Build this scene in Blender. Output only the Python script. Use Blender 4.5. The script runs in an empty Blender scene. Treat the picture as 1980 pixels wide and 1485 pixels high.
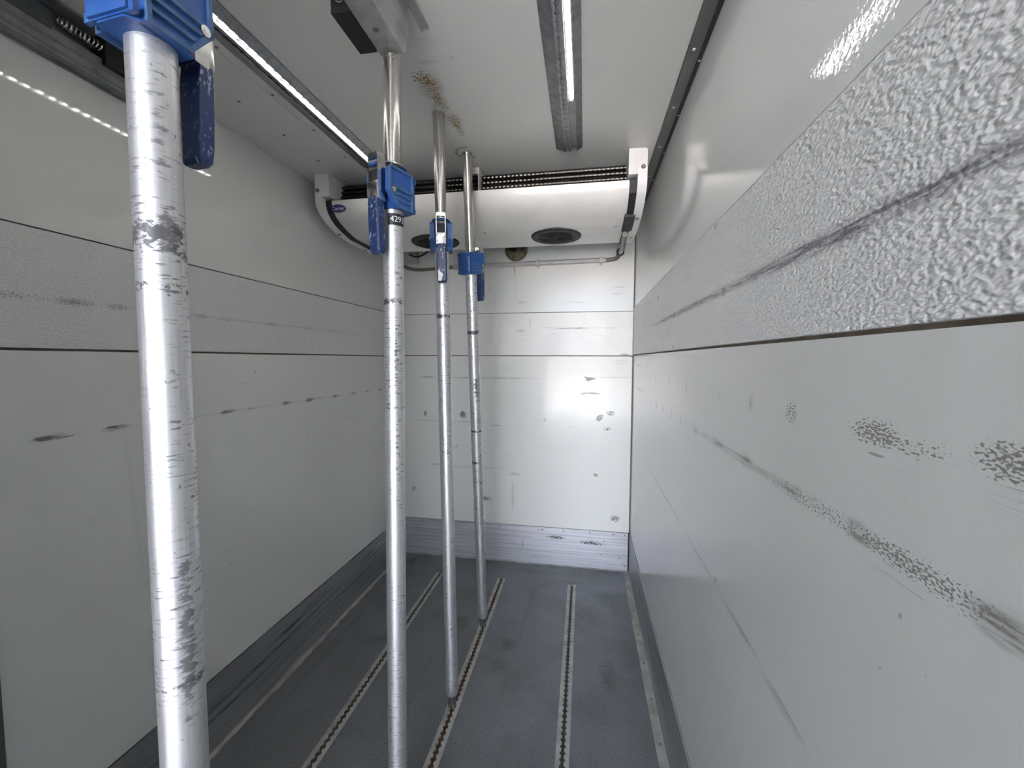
import bpy, bmesh, math, random
from mathutils import Vector, Matrix
random.seed(7)
scene = bpy.context.scene
COL = scene.collection
PI = math.pi

# ------------------------------------------------------------------ camera
XL, XR, YB, H = -1.252, 0.301, 2.672, 2.178      # inner faces of the cargo box (metres)
YO = 0.02                                         # rear opening, behind the photographer
F, YAW, PITCH, ROLL = 797.99, 0.1729, -0.0592, 0.0032
fw = Vector((-math.sin(YAW)*math.cos(PITCH), math.cos(YAW)*math.cos(PITCH), math.sin(PITCH)))
rt = fw.cross(Vector((0, 0, 1))).normalized(); up = rt.cross(fw)
c_, s_ = math.cos(ROLL), math.sin(ROLL)
rt, up = c_*rt + s_*up, -s_*rt + c_*up
cam = bpy.data.cameras.new('camera'); cam_o = bpy.data.objects.new('camera', cam); COL.objects.link(cam_o)
cam.sensor_width = 36; cam.lens = 36*F/1980; cam.clip_start = 0.02
m4 = Matrix((rt, up, -fw)).transposed().to_4x4(); m4.translation = (0, 0, 1.36)
cam_o.matrix_world = m4
scene.camera = cam_o

# ------------------------------------------------------------------ world, sun, exposure
w = bpy.data.worlds.new('world'); scene.world = w; w.use_nodes = True
w.node_tree.nodes['Background'].inputs[0].default_value = (0.63, 0.79, 1.0, 1)
w.node_tree.nodes['Background'].inputs[1].default_value = 13.0
sun = bpy.data.lights.new('sun', 'SUN'); sun_o = bpy.data.objects.new('sun', sun); COL.objects.link(sun_o)
sun.energy = 150.0; sun.color = (1.0, 0.945, 0.89); sun.angle = 0.01
sun_o.rotation_euler = Vector((0.15, -0.50, -0.85)).to_track_quat('-Z', 'Y').to_euler()
LED_POWER = 24.0
scene.cycles.max_bounces = 14; scene.cycles.diffuse_bounces = 9; scene.cycles.glossy_bounces = 5
vs = scene.view_settings
vs.view_transform = 'Standard'; vs.look = 'None'; vs.exposure = 0.82; vs.gamma = 1.0; vs.use_curve_mapping = False

# ------------------------------------------------------------------ materials
class NT:
    def __init__(self, name):
        self.mat = bpy.data.materials.new(name); self.mat.use_nodes = True
        self.t = self.mat.node_tree; self.b = self.t.nodes['Principled BSDF']
    def n(self, typ, **kw):
        nd = self.t.nodes.new(typ)
        for k, v in kw.items(): setattr(nd, k, v)
        return nd
    def l(self, a, b): self.t.links.new(a, b)
    def put(self, sock, v):
        if isinstance(v, bpy.types.NodeSocket): self.l(v, sock)
        else: sock.default_value = v
    def math(self, op, a, b=0.0, clamp=False):
        nd = self.n('ShaderNodeMath', operation=op, use_clamp=clamp)
        self.put(nd.inputs[0], a); self.put(nd.inputs[1], b); return nd.outputs[0]
    def mrange(self, v, a, b, c, d, smooth=True):
        nd = self.n('ShaderNodeMapRange'); nd.interpolation_type = 'SMOOTHSTEP' if smooth else 'LINEAR'
        self.put(nd.inputs[0], v)
        for i, q in zip((1, 2, 3, 4), (a, b, c, d)): self.put(nd.inputs[i], q)
        return nd.outputs[0]
    def noise(self, vec, scale, detail=3, rough=.55, stretch=None):
        if stretch:
            mp = self.n('ShaderNodeMapping'); self.l(vec, mp.inputs[0]); mp.inputs['Scale'].default_value = stretch; vec = mp.outputs[0]
        nd = self.n('ShaderNodeTexNoise'); self.l(vec, nd.inputs['Vector'])
        nd.inputs['Scale'].default_value = scale; nd.inputs['Detail'].default_value = detail; nd.inputs['Roughness'].default_value = rough
        return nd.outputs[0]
    def mix(self, fac, a, b):
        nd = self.n('ShaderNodeMix', data_type='RGBA')
        self.put(nd.inputs[0], fac); self.put(nd.inputs[6], a); self.put(nd.inputs[7], b); return nd.outputs[2]
    def bump(self, h, strength, dist, normal=None):
        nd = self.n('ShaderNodeBump'); nd.inputs['Strength'].default_value = strength; nd.inputs['Distance'].default_value = dist
        self.l(h, nd.inputs['Height'])
        if normal: self.l(normal, nd.inputs['Normal'])
        return nd.outputs[0]
    def obj(self): return self.n('ShaderNodeTexCoord').outputs['Object']

def rgba(c): return (c[0], c[1], c[2], 1)

def plain(name, col, rough=.5, metal=0.0, var=0.0, scale=30, spec=None, bump=0.0, bscale=200):
    t = NT(name); b = t.b
    b.inputs['Roughness'].default_value = rough; b.inputs['Metallic'].default_value = metal
    if spec is not None: b.inputs['Specular IOR Level'].default_value = spec
    o = t.obj()
    if var:
        f = t.mrange(t.noise(o, scale, 4), .35, .7, 0, 1)
        t.l(t.mix(f, rgba(col), rgba([q*(1-var) for q in col])), b.inputs['Base Color'])
    else: b.inputs['Base Color'].default_value = rgba(col)
    if bump: t.l(t.bump(t.noise(o, bscale, 2), bump, .001), b.inputs['Normal'])
    return t.mat

def surface_uv(t, axes):
    sp = t.n('ShaderNodeSeparateXYZ'); t.l(t.obj(), sp.inputs[0])
    cb = t.n('ShaderNodeCombineXYZ'); t.l(sp.outputs[axes[0]], cb.inputs[0]); t.l(sp.outputs[axes[1]], cb.inputs[1])
    return cb.outputs[0]

def mark_masks(t, uv, marks):
    """marks: (kind, u, v, half length, half height, turn in degrees, strength)"""
    acc = {}
    for kind, u, v, ru, rv, rot, st in marks:
        mp = t.n('ShaderNodeMapping', vector_type='TEXTURE'); t.l(uv, mp.inputs[0])
        mp.inputs['Location'].default_value = (u, v, 0); mp.inputs['Rotation'].default_value = (0, 0, math.radians(rot))
        mp.inputs['Scale'].default_value = (ru, rv, 1)
        ln = t.n('ShaderNodeVectorMath', operation='LENGTH'); t.l(mp.outputs[0], ln.inputs[0])
        m = t.mrange(ln.outputs['Value'], 0.25 if kind != 'solid' else .8, 1.0, st, 0.0)
        acc[kind] = t.math('ADD', acc[kind], m) if kind in acc else m
    out = None
    for kind, m in acc.items():
        if kind == 'smear':      # brushed dirt, drawn out along u
            k = t.math('MULTIPLY', m, t.mrange(t.noise(uv, 60, 4, .6, (0.25, 3.0, 1)), .38, .62, .25, 1.0))
        elif kind == 'speck':    # dirt caught on an embossed grain
            k = t.math('MULTIPLY', t.mrange(t.math('ADD', t.noise(uv, 420, 1, .4, (0.55, 1, 1)), t.math('MULTIPLY', m, .26)), .68, .80, 0, .85), t.math('MINIMUM', t.math('MULTIPLY', m, 2.0), 1.0))
        elif kind == 'lines':    # fine parallel scratches
            k = t.math('MULTIPLY', m, t.mrange(t.noise(uv, 45, 3, .6, (0.15, 6.0, 1)), .55, .66, 0.0, 1.0))
        elif kind == 'chip':     # ragged chips
            k = t.mrange(t.math('ADD', t.noise(uv, 120, 3, .6), t.math('MULTIPLY', m, .35)), .72, .80, 0, 1)
        else:
            k = m
        out = k if out is None else t.math('MAXIMUM', out, k)
    return t.math('MINIMUM', out, 1.0)

WHITE = (0.70, 0.705, 0.68)
def panel_mat(name, axes, marks=(), base=WHITE, rough=.16, emboss=0, dirt=(0.10, 0.09, 0.08), wear=.08, stains=(), spec=.5, peel=(26, .10)):
    t = NT(name); b = t.b; uv = surface_uv(t, axes); o = t.obj()
    g = t.mrange(t.noise(uv, 2.2, 4, .6), .3, .75, 0, wear)
    col = t.mix(g, rgba(base), (0.50, 0.485, 0.44, 1))
    fine = t.mrange(t.noise(uv, 25, 4, .6, (0.2, 2.5, 1)), .62, .76, 0, wear*1.4)
    col = t.mix(fine, col, (0.30, 0.285, 0.26, 1))
    fl = t.mrange(t.noise(uv, 90, 1, .4), .78, .82, 0, .45)
    col = t.mix(fl, col, (0.18, 0.165, 0.15, 1))
    if stains:
        col = t.mix(mark_masks(t, uv, stains), col, (0.30, 0.175, 0.075, 1))
    if marks:
        col = t.mix(t.math('MULTIPLY', mark_masks(t, uv, marks), .85), col, rgba(dirt))
    t.l(col, b.inputs['Base Color'])
    if emboss:
        h = t.noise(uv, 185, 1, .45, (0.60, 1.1, 1))
        hs = t.mrange(h, .30, .70, 0, 1, False)
        t.l(t.bump(hs, 1.0, emboss), b.inputs['Normal'])
        # grime settles in the hollows of the grain
        gr = t.mrange(h, .30, .45, .16, 0)
        t.l(t.mix(gr, col, (0.30, 0.29, 0.27, 1)), b.inputs['Base Color'])
    else:
        t.l(t.bump(t.noise(uv, peel[0], 2, .5), peel[1], .0012), b.inputs['Normal'])
    b.inputs['Specular IOR Level'].default_value = spec
    r = t.mrange(t.noise(uv, 7, 3), .3, .75, rough*.85, rough*1.35)
    t.l(r, b.inputs['Roughness'])
    return t.mat

def alu_plate(name, axes, marks=(), base=(0.42, 0.43, 0.46), rough=.34, metal=.75):
    t = NT(name); b = t.b; uv = surface_uv(t, axes)
    f = t.mrange(t.noise(uv, 30, 4, .6, (0.05, 2.5, 1)), .40, .68, 0, 1)
    col = t.mix(f, rgba(base), rgba([q*.72 for q in base]))
    bl = t.mrange(t.noise(uv, 5, 4, .6, (0.5, 1.5, 1)), .55, .75, 0, .5)
    col = t.mix(bl, col, rgba([q*.5 for q in base]))
    if marks: col = t.mix(mark_masks(t, uv, marks), col, (0.04, 0.036, 0.034, 1))
    t.l(col, b.inputs['Base Color']); b.inputs['Metallic'].default_value = metal
    t.l(t.mrange(f, 0, 1, rough, rough+.12), b.inputs['Roughness'])
    t.l(t.bump(t.noise(uv, 40, 3, .6, (0.05, 4, 1)), .12, .001), b.inputs['Normal'])
    return t.mat

def tube_mat(name, seed, bands, patches, base=(0.74, 0.74, 0.75), rough=.43, amount=1.0):
    """brushed tube, z runs along it; bands: (z, half width, strength); patches: (angle, z, half angle, half height, strength)"""
    t = NT(name); b = t.b
    sp = t.n('ShaderNodeSeparateXYZ'); t.l(t.obj(), sp.inputs[0])
    ang = t.math('ARCTAN2', sp.outputs[1], sp.outputs[0]); z = t.math('ADD', sp.outputs[2], seed*7.13)
    cb = t.n('ShaderNodeCombineXYZ'); t.l(t.math('MULTIPLY', ang, .024), cb.inputs[0]); t.l(z, cb.inputs[1]); uv = cb.outputs[0]
    cb2 = t.n('ShaderNodeCombineXYZ'); t.l(ang, cb2.inputs[0]); t.l(sp.outputs[2], cb2.inputs[1])
    brushed = t.noise(uv, 120, 4, .6, (3.0, 0.08, 1))
    col = t.mix(t.mrange(brushed, .4, .75, 0, .45), rgba(base), rgba([q*.62 for q in base]))
    # short cross scratches in patches
    patch = t.mrange(t.noise(uv, 9, 2, .5, (1.2, .6, 1)), .38, .56, 0, 1)
    cross = t.mrange(t.noise(uv, 105, 3, .65, (0.35, 2.6, 1)), .56, .65, 0, 1)
    longi = t.mrange(t.noise(uv, 85, 3, .6, (2.6, .22, 1)), .64, .72, 0, 1)
    pat2 = t.mrange(t.noise(uv, 6, 2, .5, (1, .5, 1)), .52, .66, 0, 1)
    dirt = t.math('MAXIMUM', t.math('MULTIPLY', t.math('MULTIPLY', cross, patch), .85*amount), t.math('MULTIPLY', t.math('MULTIPLY', longi, pat2), .7*amount))
    chips = t.mrange(t.noise(uv, 130, 2, .6), .68, .74, 0, .8*amount)
    dirt = t.math('MAXIMUM', dirt, chips)
    rag = t.noise(uv, 120, 4, .7, (1, 1.2, 1)); rag2 = t.noise(uv, 30, 3, .6)
    for bz, hw, st in bands:
        d = t.math('ABSOLUTE', t.math('SUBTRACT', sp.outputs[2], bz))
        m = t.math('MULTIPLY', t.mrange(d, hw*.05, hw, st, 0), t.mrange(rag2, .35, .62, .45, 1.1))
        dirt = t.math('MAXIMUM', dirt, t.mrange(t.math('ADD', rag, t.math('MULTIPLY', m, .42)), .68, .79, 0, .95))
    for a0, pz, ha, hz, st in patches:
        mp = t.n('ShaderNodeMapping', vector_type='TEXTURE'); t.l(cb2.outputs[0], mp.inputs[0])
        mp.inputs['Location'].default_value = (a0, pz, 0); mp.inputs['Scale'].default_value = (ha, hz, 1)
        ln = t.n('ShaderNodeVectorMath', operation='LENGTH'); t.l(mp.outputs[0], ln.inputs[0])
        m = t.mrange(ln.outputs['Value'], 0.1, 1, st, 0)
        ragp = t.noise(uv, 75, 4, .65, (0.7, 1.8, 1))
        dirt = t.math('MAXIMUM', dirt, t.mrange(t.math('ADD', ragp, t.math('MULTIPLY', m, .36)), .66, .80, 0, .85))
    t.l(t.mix(dirt, col, (0.06, 0.058, 0.062, 1)), b.inputs['Base Color'])
    t.l(t.mrange(dirt, 0, 1, .92, .15), b.inputs['Metallic'])
    t.l(t.mrange(brushed, .3, .8, rough*.85, rough*1.3), b.inputs['Roughness'])
    return t.mat

M = {}
M['grp_ceiling'] = panel_mat('ceiling_gelcoat', (0, 1), base=(0.70, 0.685, 0.64), rough=.20, wear=.03,
    marks=[('lines', -.40, 1.06, .05, .012, 20, .7), ('lines', -.37, 1.12, .03, .01, 60, .7), ('smear', -.44, 1.13, .05, .01, 5, .25)],
    stains=[('chip', -.478, 1.19, .055, .05, 10, .72), ('chip', -.468, 1.26, .04, .08, 10, .55), ('smear', -.468, 1.23, .05, .08, 12, .8), ('smear', -.46, 1.31, .03, .06, 0, .6),
            ('smear', -.452, 1.41, .035, .07, 0, .75), ('chip', -.45, 1.43, .03, .07, 0, .7), ('smear', -.45, 1.48, .018, .05, 0, .7), ('chip', -.46, 1.33, .035, .08, 0, .5)])
M['grp_ceiling_strip'] = None

dash = [.769, .912, 1.268, 1.38, 1.571, 1.721, 1.80, 1.924, 2.088, 2.24, 2.388]
dstr = [1.0, .85, .8, .25, .7, 1.0, .2, .6, .5, .3, .7]
Lmarks = []
for y, s in zip(dash, dstr):
    Lmarks += [('smear', y, 1.171, .045, .011, 3, s*.95), ('smear', y-.012, 1.172, .022, .009, 0, s*.8)]
Lmarks += [('smear', 1.6, 1.170, 1.0, .006, 0, .22), ('solid', .80, 1.167, .022, .0016, 6, .9), ('lines', .85, .95, .05, .012, 35, .5), ('lines', .95, .70, .05, .01, 20, .35),
           ('smear', 1.70, 1.05, .006, .33, 0, .14), ('smear', .95, .9, .012, .40, 4, .10), ('smear', 1.35, 1.27, .03, .006, 0, .35), ('chip', 1.4, 1.31, .008, .006, 0, .9),
           ('lines', 2.0, 1.0, .3, .2, 0, .25), ('chip', 1.25, .62, .01, .008, 0, .8), ('chip', .98, .55, .008, .006, 0, .8), ('lines', 1.2, .62, .2, .12, 25, .22)]
M['left_low'] = panel_mat('left_lower_gelcoat', (1, 2), Lmarks, base=(0.66, 0.665, 0.635), rough=.08)
Lb = []
for y, s, l in [(.70, .75, .09), (.80, .45, .07), (.845, .8, .06), (.93, .85, .05), (1.18, .8, .05), (1.27, .6, .07), (1.36, .45, .06), (1.49, .8, .06), (1.60, .4, .08), (1.72, .5, .09), (1.95, .4, .12), (2.15, .5, .06), (2.38, .4, .1)]:
    Lb.append(('speck', y, 1.499, l, .016, 0, s))
Lb += [('smear', 1.6, 1.500, 1.0, .006, 0, .25), ('speck', .86, 1.62, .05, .02, 0, .4), ('speck', 1.0, 1.61, .04, .02, 0, .4), ('speck', 1.35, 1.63, .05, .015, 0, .4), ('smear', 1.74, 1.43, .006, .06, 0, .35)]
M['left_band'] = panel_mat('left_band_gelcoat', (1, 2), Lb, base=(0.62, 0.62, 0.60), rough=.36, emboss=.0007)
M['left_up'] = panel_mat('left_upper_gelcoat', (1, 2), [('lines', 1.40, 1.82, .03, .012, -40, .6), ('lines', 2.1, 1.75, .03, .01, -30, .4), ('smear', 1.55, 1.93, .1, .04, 10, .10)], base=(0.66, 0.655, 0.63), rough=.045, peel=(20, .05))

Rl = [('speck', .49, 1.285, .055, .022, -3, 1.0), ('speck', .43, 1.279, .06, .016, -3, .6), ('speck', .347, 1.287, .045, .024, 0, 1.0), ('lines', .34, 1.262, .05, .014, -3, .9), ('solid', .485, 1.262, .014, .0018, 0, .6),
      ('speck', .665, 1.283, .03, .028, 0, .75), ('speck', .815, 1.283, .025, .026, 0, .7), ('speck', 1.0, 1.283, .02, .02, 0, .5), ('smear', 1.3, 1.283, .012, .03, 0, .5), ('smear', 1.55, 1.283, .012, .03, 0, .5), ('smear', 1.85, 1.285, .012, .03, 0, .45),
      ('speck', .60, 1.170, .34, .020, 0, .62), ('speck', .40, 1.170, .14, .024, 0, .5), ('smear', .505, 1.170, .035, .018, 0, .75), ('smear', .345, 1.168, .04, .02, 0, .95), ('smear', .65, 1.170, .04, .016, 0, .55),
      ('smear', .83, 1.172, .045, .018, 0, .6), ('smear', 1.0, 1.172, .06, .013, 0, .5), ('smear', 1.18, 1.172, .03, .02, 0, .55), ('smear', .9, 1.170, .4, .012, 0, .40), ('lines', .40, 1.150, .12, .012, 0, .8)]
for y in (1.36, 1.5, 1.66, 1.8, 1.97, 2.15, 2.33): Rl.append(('smear', y, 1.172, .014, .026, 0, .55))
Rl += [('smear', .83, .846, .12, .010, 0, .55), ('smear', .66, .838, .10, .012, 0, .5), ('smear', 1.1, .85, .2, .008, 0, .35), ('speck', .55, .80, .03, .02, 0, .6), ('smear', .98, .86, .02, .006, 0, .7), ('smear', 1.6, .855, .5, .010, 0, .3),
       ('lines', .55, .86, .03, .008, 20, .6), ('lines', .36, 1.02, .03, .01, 5, .6), ('speck', 1.02, .80, .03, .03, 0, .4), ('smear', 2.35, 1.2, .25, .012, 0, .35), ('smear', 2.4, 1.33, .2, .01, 0, .35), ('lines', 2.45, 1.28, .10, .08, 0, .3), ('smear', 2.5, .40, .06, .02, 0, .35)]
M['right_low'] = panel_mat('right_lower_gelcoat', (1, 2), Rl, base=(0.65, 0.65, 0.625), rough=.07)
Rb = [('speck', 1.2, 1.512, 1.15, .022, 0, .6), ('smear', 1.1, 1.512, .95, .013, 0, .9), ('smear', .55, 1.511, .40, .019, 0, .9), ('smear', 1.5, 1.513, .55, .010, 0, .9), ('speck', .45, 1.65, .5, .03, 0, .26), ('speck', .5, 1.535, .5, .02, 0, .26),
      ('smear', 1.55, 1.47, .006, .045, 0, .6), ('smear', 2.2, 1.46, .005, .05, 0, .6), ('smear', 2.3, 1.46, .004, .05, 0, .5), ('speck', 1.0, 1.665, .5, .015, 0, .25)]
M['right_band'] = panel_mat('right_band_gelcoat', (1, 2), Rb, base=(0.72, 0.715, 0.70), rough=.32, emboss=.0020, dirt=(0.10, 0.10, 0.115))
M['right_up'] = panel_mat('right_upper_gelcoat', (1, 2), [('lines', 2.3, 1.78, .12, .02, 0, .35), ('lines', .9, 1.8, .2, .05, 5, .12)], rough=.04, peel=(120, .18))

Bl = [('lines', -.75, 1.236, .55, .018, 0, .8), ('smear', -.62, 1.238, .45, .010, 0, .45), ('smear', -1.05, 1.24, .06, .010, 0, .8), ('lines', -.50, 1.30, .05, .06, 0, .9), ('smear', -.80, .985, .035, .03, 0, .8), ('chip', -.805, .99, .035, .035, 0, 1.0), ('chip', -1.07, .99, .02, .035, 0, .9),
      ('smear', -.25, .97, .012, .014, 0, .9), ('chip', .10, .99, .035, .05, -40, .9), ('chip', .17, 1.02, .05, .03, 0, .8), ('chip', .15, .92, .04, .02, 0, .8), ('smear', -.9, .94, .4, .010, 0, .35), ('smear', -.58, .92, .05, .010, 0, .6),
      ('smear', -1.0, .64, .06, .010, 0, .6), ('smear', -.75, .63, .35, .012, 0, .35), ('smear', -.45, .60, .06, .012, 0, .5), ('smear', -.46, .45, .012, .14, 0, .4), ('chip', -.66, .42, .06, .03, 0, .9), ('smear', -.63, .42, .04, .02, 0, .7), ('chip', -1.16, .46, .04, .03, 0, .7),
      ('chip', .21, .34, .05, .03, 0, .9), ('smear', .20, .35, .04, .02, 0, .5), ('solid', .035, 1.150, .045, .0022, 0, .85), ('smear', .20, 1.25, .2, .01, 0, .30), ('lines', .23, 1.33, .06, .06, 0, .7), ('chip', -.9, .80, .02, .015, 0, .8), ('lines', -.3, .8, .5, .35, 0, .18), ('lines', -.1, 1.1, .35, .2, 0, .2), ('smear', -.85, .77, .03, .01, 20, .5), ('chip', .08, .62, .03, .02, 0, .8)]
M['back_low'] = panel_mat('back_lower_gelcoat', (0, 2), Bl, rough=.13, spec=.17)
Bb = [('smear', -.08, 1.560, .16, .008, 0, .9), ('lines', -.08, 1.566, .22, .012, 0, .9), ('smear', -.41, 1.545, .04, .012, 0, .75), ('smear', .25, 1.392, .05, .012, 0, .9), ('smear', .15, 1.56, .12, .006, 0, .3), ('lines', -.3, 1.5, .5, .1, 0, .25), ('smear', -.35, 1.6, .012, .05, 0, .3)]
M['back_band'] = panel_mat('back_band_gelcoat', (0, 2), Bb, base=(0.70, 0.695, 0.67), rough=.36, emboss=.0004)
Bu = [('lines', -.07, 1.725, .16, .012, 0, .8), ('lines', .2, 1.80, .1, .03, 0, .6), ('smear', -.40, 1.73, .05, .012, 0, .35), ('smear', .2, 1.77, .06, .01, 0, .35), ('chip', -.62, 1.82, .01, .01, 0, .8)]
M['back_up'] = panel_mat('back_upper_gelcoat', (0, 2), Bu, rough=.14, spec=.17, stains=[('smear', -.452, 1.95, .006, .09, 0, .75), ('smear', -.44, 1.80, .004, .14, 0, .3), ('smear', -.40, 1.75, .003, .2, 0, .2)])

M['alu_back'] = alu_plate('back_skirting_aluminium', (0, 2), [('chip', -.17, .19, .10, .020, 0, .8), ('smear', -.17, .19, .11, .014, 0, .5), ('chip', .06, .17, .13, .022, -2, .8), ('smear', .07, .17, .10, .014, 0, .5), ('chip', -.27, .23, .06, .02, 0, .55), ('smear', -.6, .15, .2, .004, 0, .5), ('smear', -.39, .13, .01, .04, 0, .5)], base=(0.60, 0.61, 0.66), metal=.55, rough=.36)
M['alu_left'] = alu_plate('left_skirting_aluminium', (1, 2), [('smear', 1.3, .15, .8, .012, 1, .65), ('smear', 1.55, .19, .12, .014, 0, .9), ('smear', 1.2, .11, .3, .010, -2, .8), ('smear', 2.2, .20, .12, .016, 3, .7), ('smear', 2.1, .12, .4, .008, 0, .6)], base=(0.44, 0.445, 0.46))
M['alu_right'] = alu_plate('right_skirting_aluminium', (1, 2), [('smear', 1.6, .12, .5, .010, 0, .6), ('lines', 2.0, .15, .5, .08, 0, .6)], base=(0.40, 0.405, 0.42))
M['grp_ceiling_strip'] = plain('ceiling_strip_gelcoat', (0.66, 0.65, 0.615), .32)
M['alu_profile'] = plain('light_profile_aluminium', (0.36, 0.36, 0.365), .38, .8, .25, 40)
M['alu_track'] = plain('ceiling_track_aluminium', (0.52, 0.515, 0.505), .36, .7, .25, 20)
M['alu_dark_track'] = plain('wall_track_aluminium', (0.26, 0.265, 0.25), .42, .25, .25, 20)
M['trim_grey'] = plain('trim_grey_plastic', (0.135, 0.135, 0.132), .42, 0, .15, 12)
M['post_grey'] = plain('post_grey_metal', (0.09, 0.095, 0.10), .4, .3)
M['sealant'] = plain('dirty_sealant', (0.20, 0.165, 0.12), .6, 0, .45, 18)
M['sealant_light'] = plain('grey_sealant', (0.47, 0.455, 0.41), .6, 0, .35, 14)
M['gap'] = plain('dark_gap', (0.015, 0.014, 0.013), .8)
M['steel'] = plain('stainless_steel', (0.62, 0.615, 0.61), .20, 1.0, .12, 60)
M['chrome'] = plain('bright_zinc', (0.75, 0.74, 0.72), .18, 1.0, .15, 80)
M['rivet'] = plain('rivet_metal', (0.22, 0.21, 0.20), .4, .7)
M['rivet_bright'] = plain('rivet_bright_metal', (0.6, 0.6, 0.6), .3, .9)
M['black'] = plain('black_plastic', (0.012, 0.012, 0.012), .45)
M['rubber'] = plain('black_rubber', (0.022, 0.021, 0.021), .6, 0, .3, 40)
M['coil'] = plain('black_coil_tube', (0.05, 0.045, 0.04), .28, .75, .5, 160)
M['fan_black'] = plain('fan_black_plastic', (0.013, 0.013, 0.014), .6)
M['cover'] = plain('cover_white_paint', (0.70, 0.68, 0.64), .26, 0, .10, 6)
M['cap'] = plain('cap_white_plastic', (0.76, 0.74, 0.71), .35, 0, .08, 8)
M['hose'] = plain('olive_drain_hose', (0.17, 0.16, 0.125), .35, 0, .3, 20)
M['conduit'] = plain('pale_conduit', (0.48, 0.46, 0.46), .4, 0, .2, 20)
M['box_white'] = plain('junction_white', (0.55, 0.53, 0.49), .4, 0, .2, 20)
M['foam'] = plain('brown_foam', (0.20, 0.165, 0.085), .45, 0, .75, 35, bump=1.0, bscale=80)
M['logo_blue'] = plain('logo_navy', (0.028, 0.022, 0.17), .3)
M['white_print'] = plain('white_print', (0.80, 0.80, 0.80), .4)
M['label_black'] = plain('label_black', (0.012, 0.012, 0.013), .4)
M['track_dirt'] = plain('slot_dirt', (0.10, 0.085, 0.068), .8, 0, .5, 40)
M['track_rust'] = plain('slot_rust', (0.14, 0.07, 0.030), .8, 0, .75, 25)
M['track_plate'] = plain('floor_track_aluminium', (0.50, 0.485, 0.45), .5, .10, .30, 22, bump=.3, bscale=150)
M['ground'] = plain('yard_concrete', (0.46, 0.445, 0.435), .9, 0, .25, 1.2)
M['bay_shade'] = plain('added_bay_shade', (0.30, 0.30, 0.30), .7)  # for the added bay walls and roof that block light
M['yard_end'] = plain('added_yard_paint', (0.26, 0.215, 0.205), .8, 0, .2, .5)  # for the added wall across the yard
M['door_grey'] = plain('added_door_gelcoat', (0.50, 0.51, 0.50), .3, 0, .1, 3)  # for the door leaf added as a light block

def blue_mat(name, wear):
    t = NT(name); o = t.obj()
    f = t.mrange(t.noise(o, 20, 3), .4, .7, 0, 1)
    col = t.mix(f, (0.016, 0.070, 0.26, 1), (0.028, 0.098, 0.30, 1))
    ch = t.math('MULTIPLY', t.mrange(t.noise(o, 210, 3, .6, (1, 1, .6)), .62, .68, 0, 1), t.mrange(t.noise(o, 22, 2), .45, .6, 0, wear))
    col = t.mix(ch, col, (0.45, 0.50, 0.58, 1))
    t.l(col, t.b.inputs['Base Color']); t.b.inputs['Roughness'].default_value = .42
    return t.mat
M['blue'] = blue_mat('blue_plastic', .22)
M['blue_edge'] = plain('blue_plastic_rubbed', (0.055, 0.125, 0.27), .5, 0, .35, 60)
def lever_mat():
    t = NT('lever_blue_paint'); o = t.obj()
    ch = t.math('MULTIPLY', t.mrange(t.noise(o, 170, 3, .6, (1, 1, .6)), .55, .61, 0, 1), t.mrange(t.noise(o, 25, 2), .45, .62, .05, .75))
    col = t.mix(ch, (0.011, 0.030, 0.100, 1), (0.36, 0.42, 0.52, 1))
    t.l(col, t.b.inputs['Base Color']); t.b.inputs['Roughness'].default_value = .35
    return t.mat
M['lever'] = lever_mat()

def floor_mat():
    t = NT('floor_grit_coating'); uv = surface_uv(t, (0, 1)); b = t.b
    g = t.noise(uv, 210, 2, .6)
    col = t.mix(t.mrange(g, .3, .7, 0, 1), (0.120, 0.124, 0.132, 1), (0.225, 0.230, 0.240, 1))
    col = t.mix(t.mrange(t.noise(uv, 3, 4, .6), .42, .72, 0, .45), col, (0.075, 0.072, 0.064, 1))
    col = t.mix(mark_masks(t, uv, [('smear', -.62, 1.98, .07, .10, 0, .8), ('smear', -.34, 1.86, .05, .06, 0, .75), ('smear', -.36, 1.72, .06, .07, 0, .65), ('smear', .12, 1.75, .05, .14, 0, .7), ('smear', -.95, 1.8, .09, .05, 40, .7), ('smear', -1.14, 2.55, .06, .08, 0, .8), ('smear', .0, 2.2, .15, .1, 0, .35), ('smear', -.2, 2.56, .3, .05, 0, .4)]), col, (0.060, 0.044, 0.030, 1))
    col = t.mix(mark_masks(t, uv, [('speck', -.30, 1.85, .022, .9, -3, .45), ('speck', -1.16, 1.7, .03, .8, 0, .6), ('speck', -.67, 1.6, .025, .7, 0, .5)]), col, (0.02, 0.02, 0.02, 1))
    col = t.mix(t.mrange(t.noise(uv, 420, 1), .72, .78, 0, .5), col, (0.33, 0.34, 0.36, 1))
    t.l(col, b.inputs['Base Color'])
    t.l(t.mrange(t.noise(uv, 5, 3), .35, .7, .34, .52), b.inputs['Roughness'])
    t.l(t.bump(g, 1.0, .0030), b.inputs['Normal'])
    return t.mat
M['floor'] = floor_mat()

def emit(name, col, s):
    t = NT(name); t.b.inputs['Base Color'].default_value = rgba(col)
    t.b.inputs['Emission Color'].default_value = rgba(col); t.b.inputs['Emission Strength'].default_value = s
    return t.mat
M['led'] = emit('led_glow', (1.0, 0.985, 0.95), LED_POWER)

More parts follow.
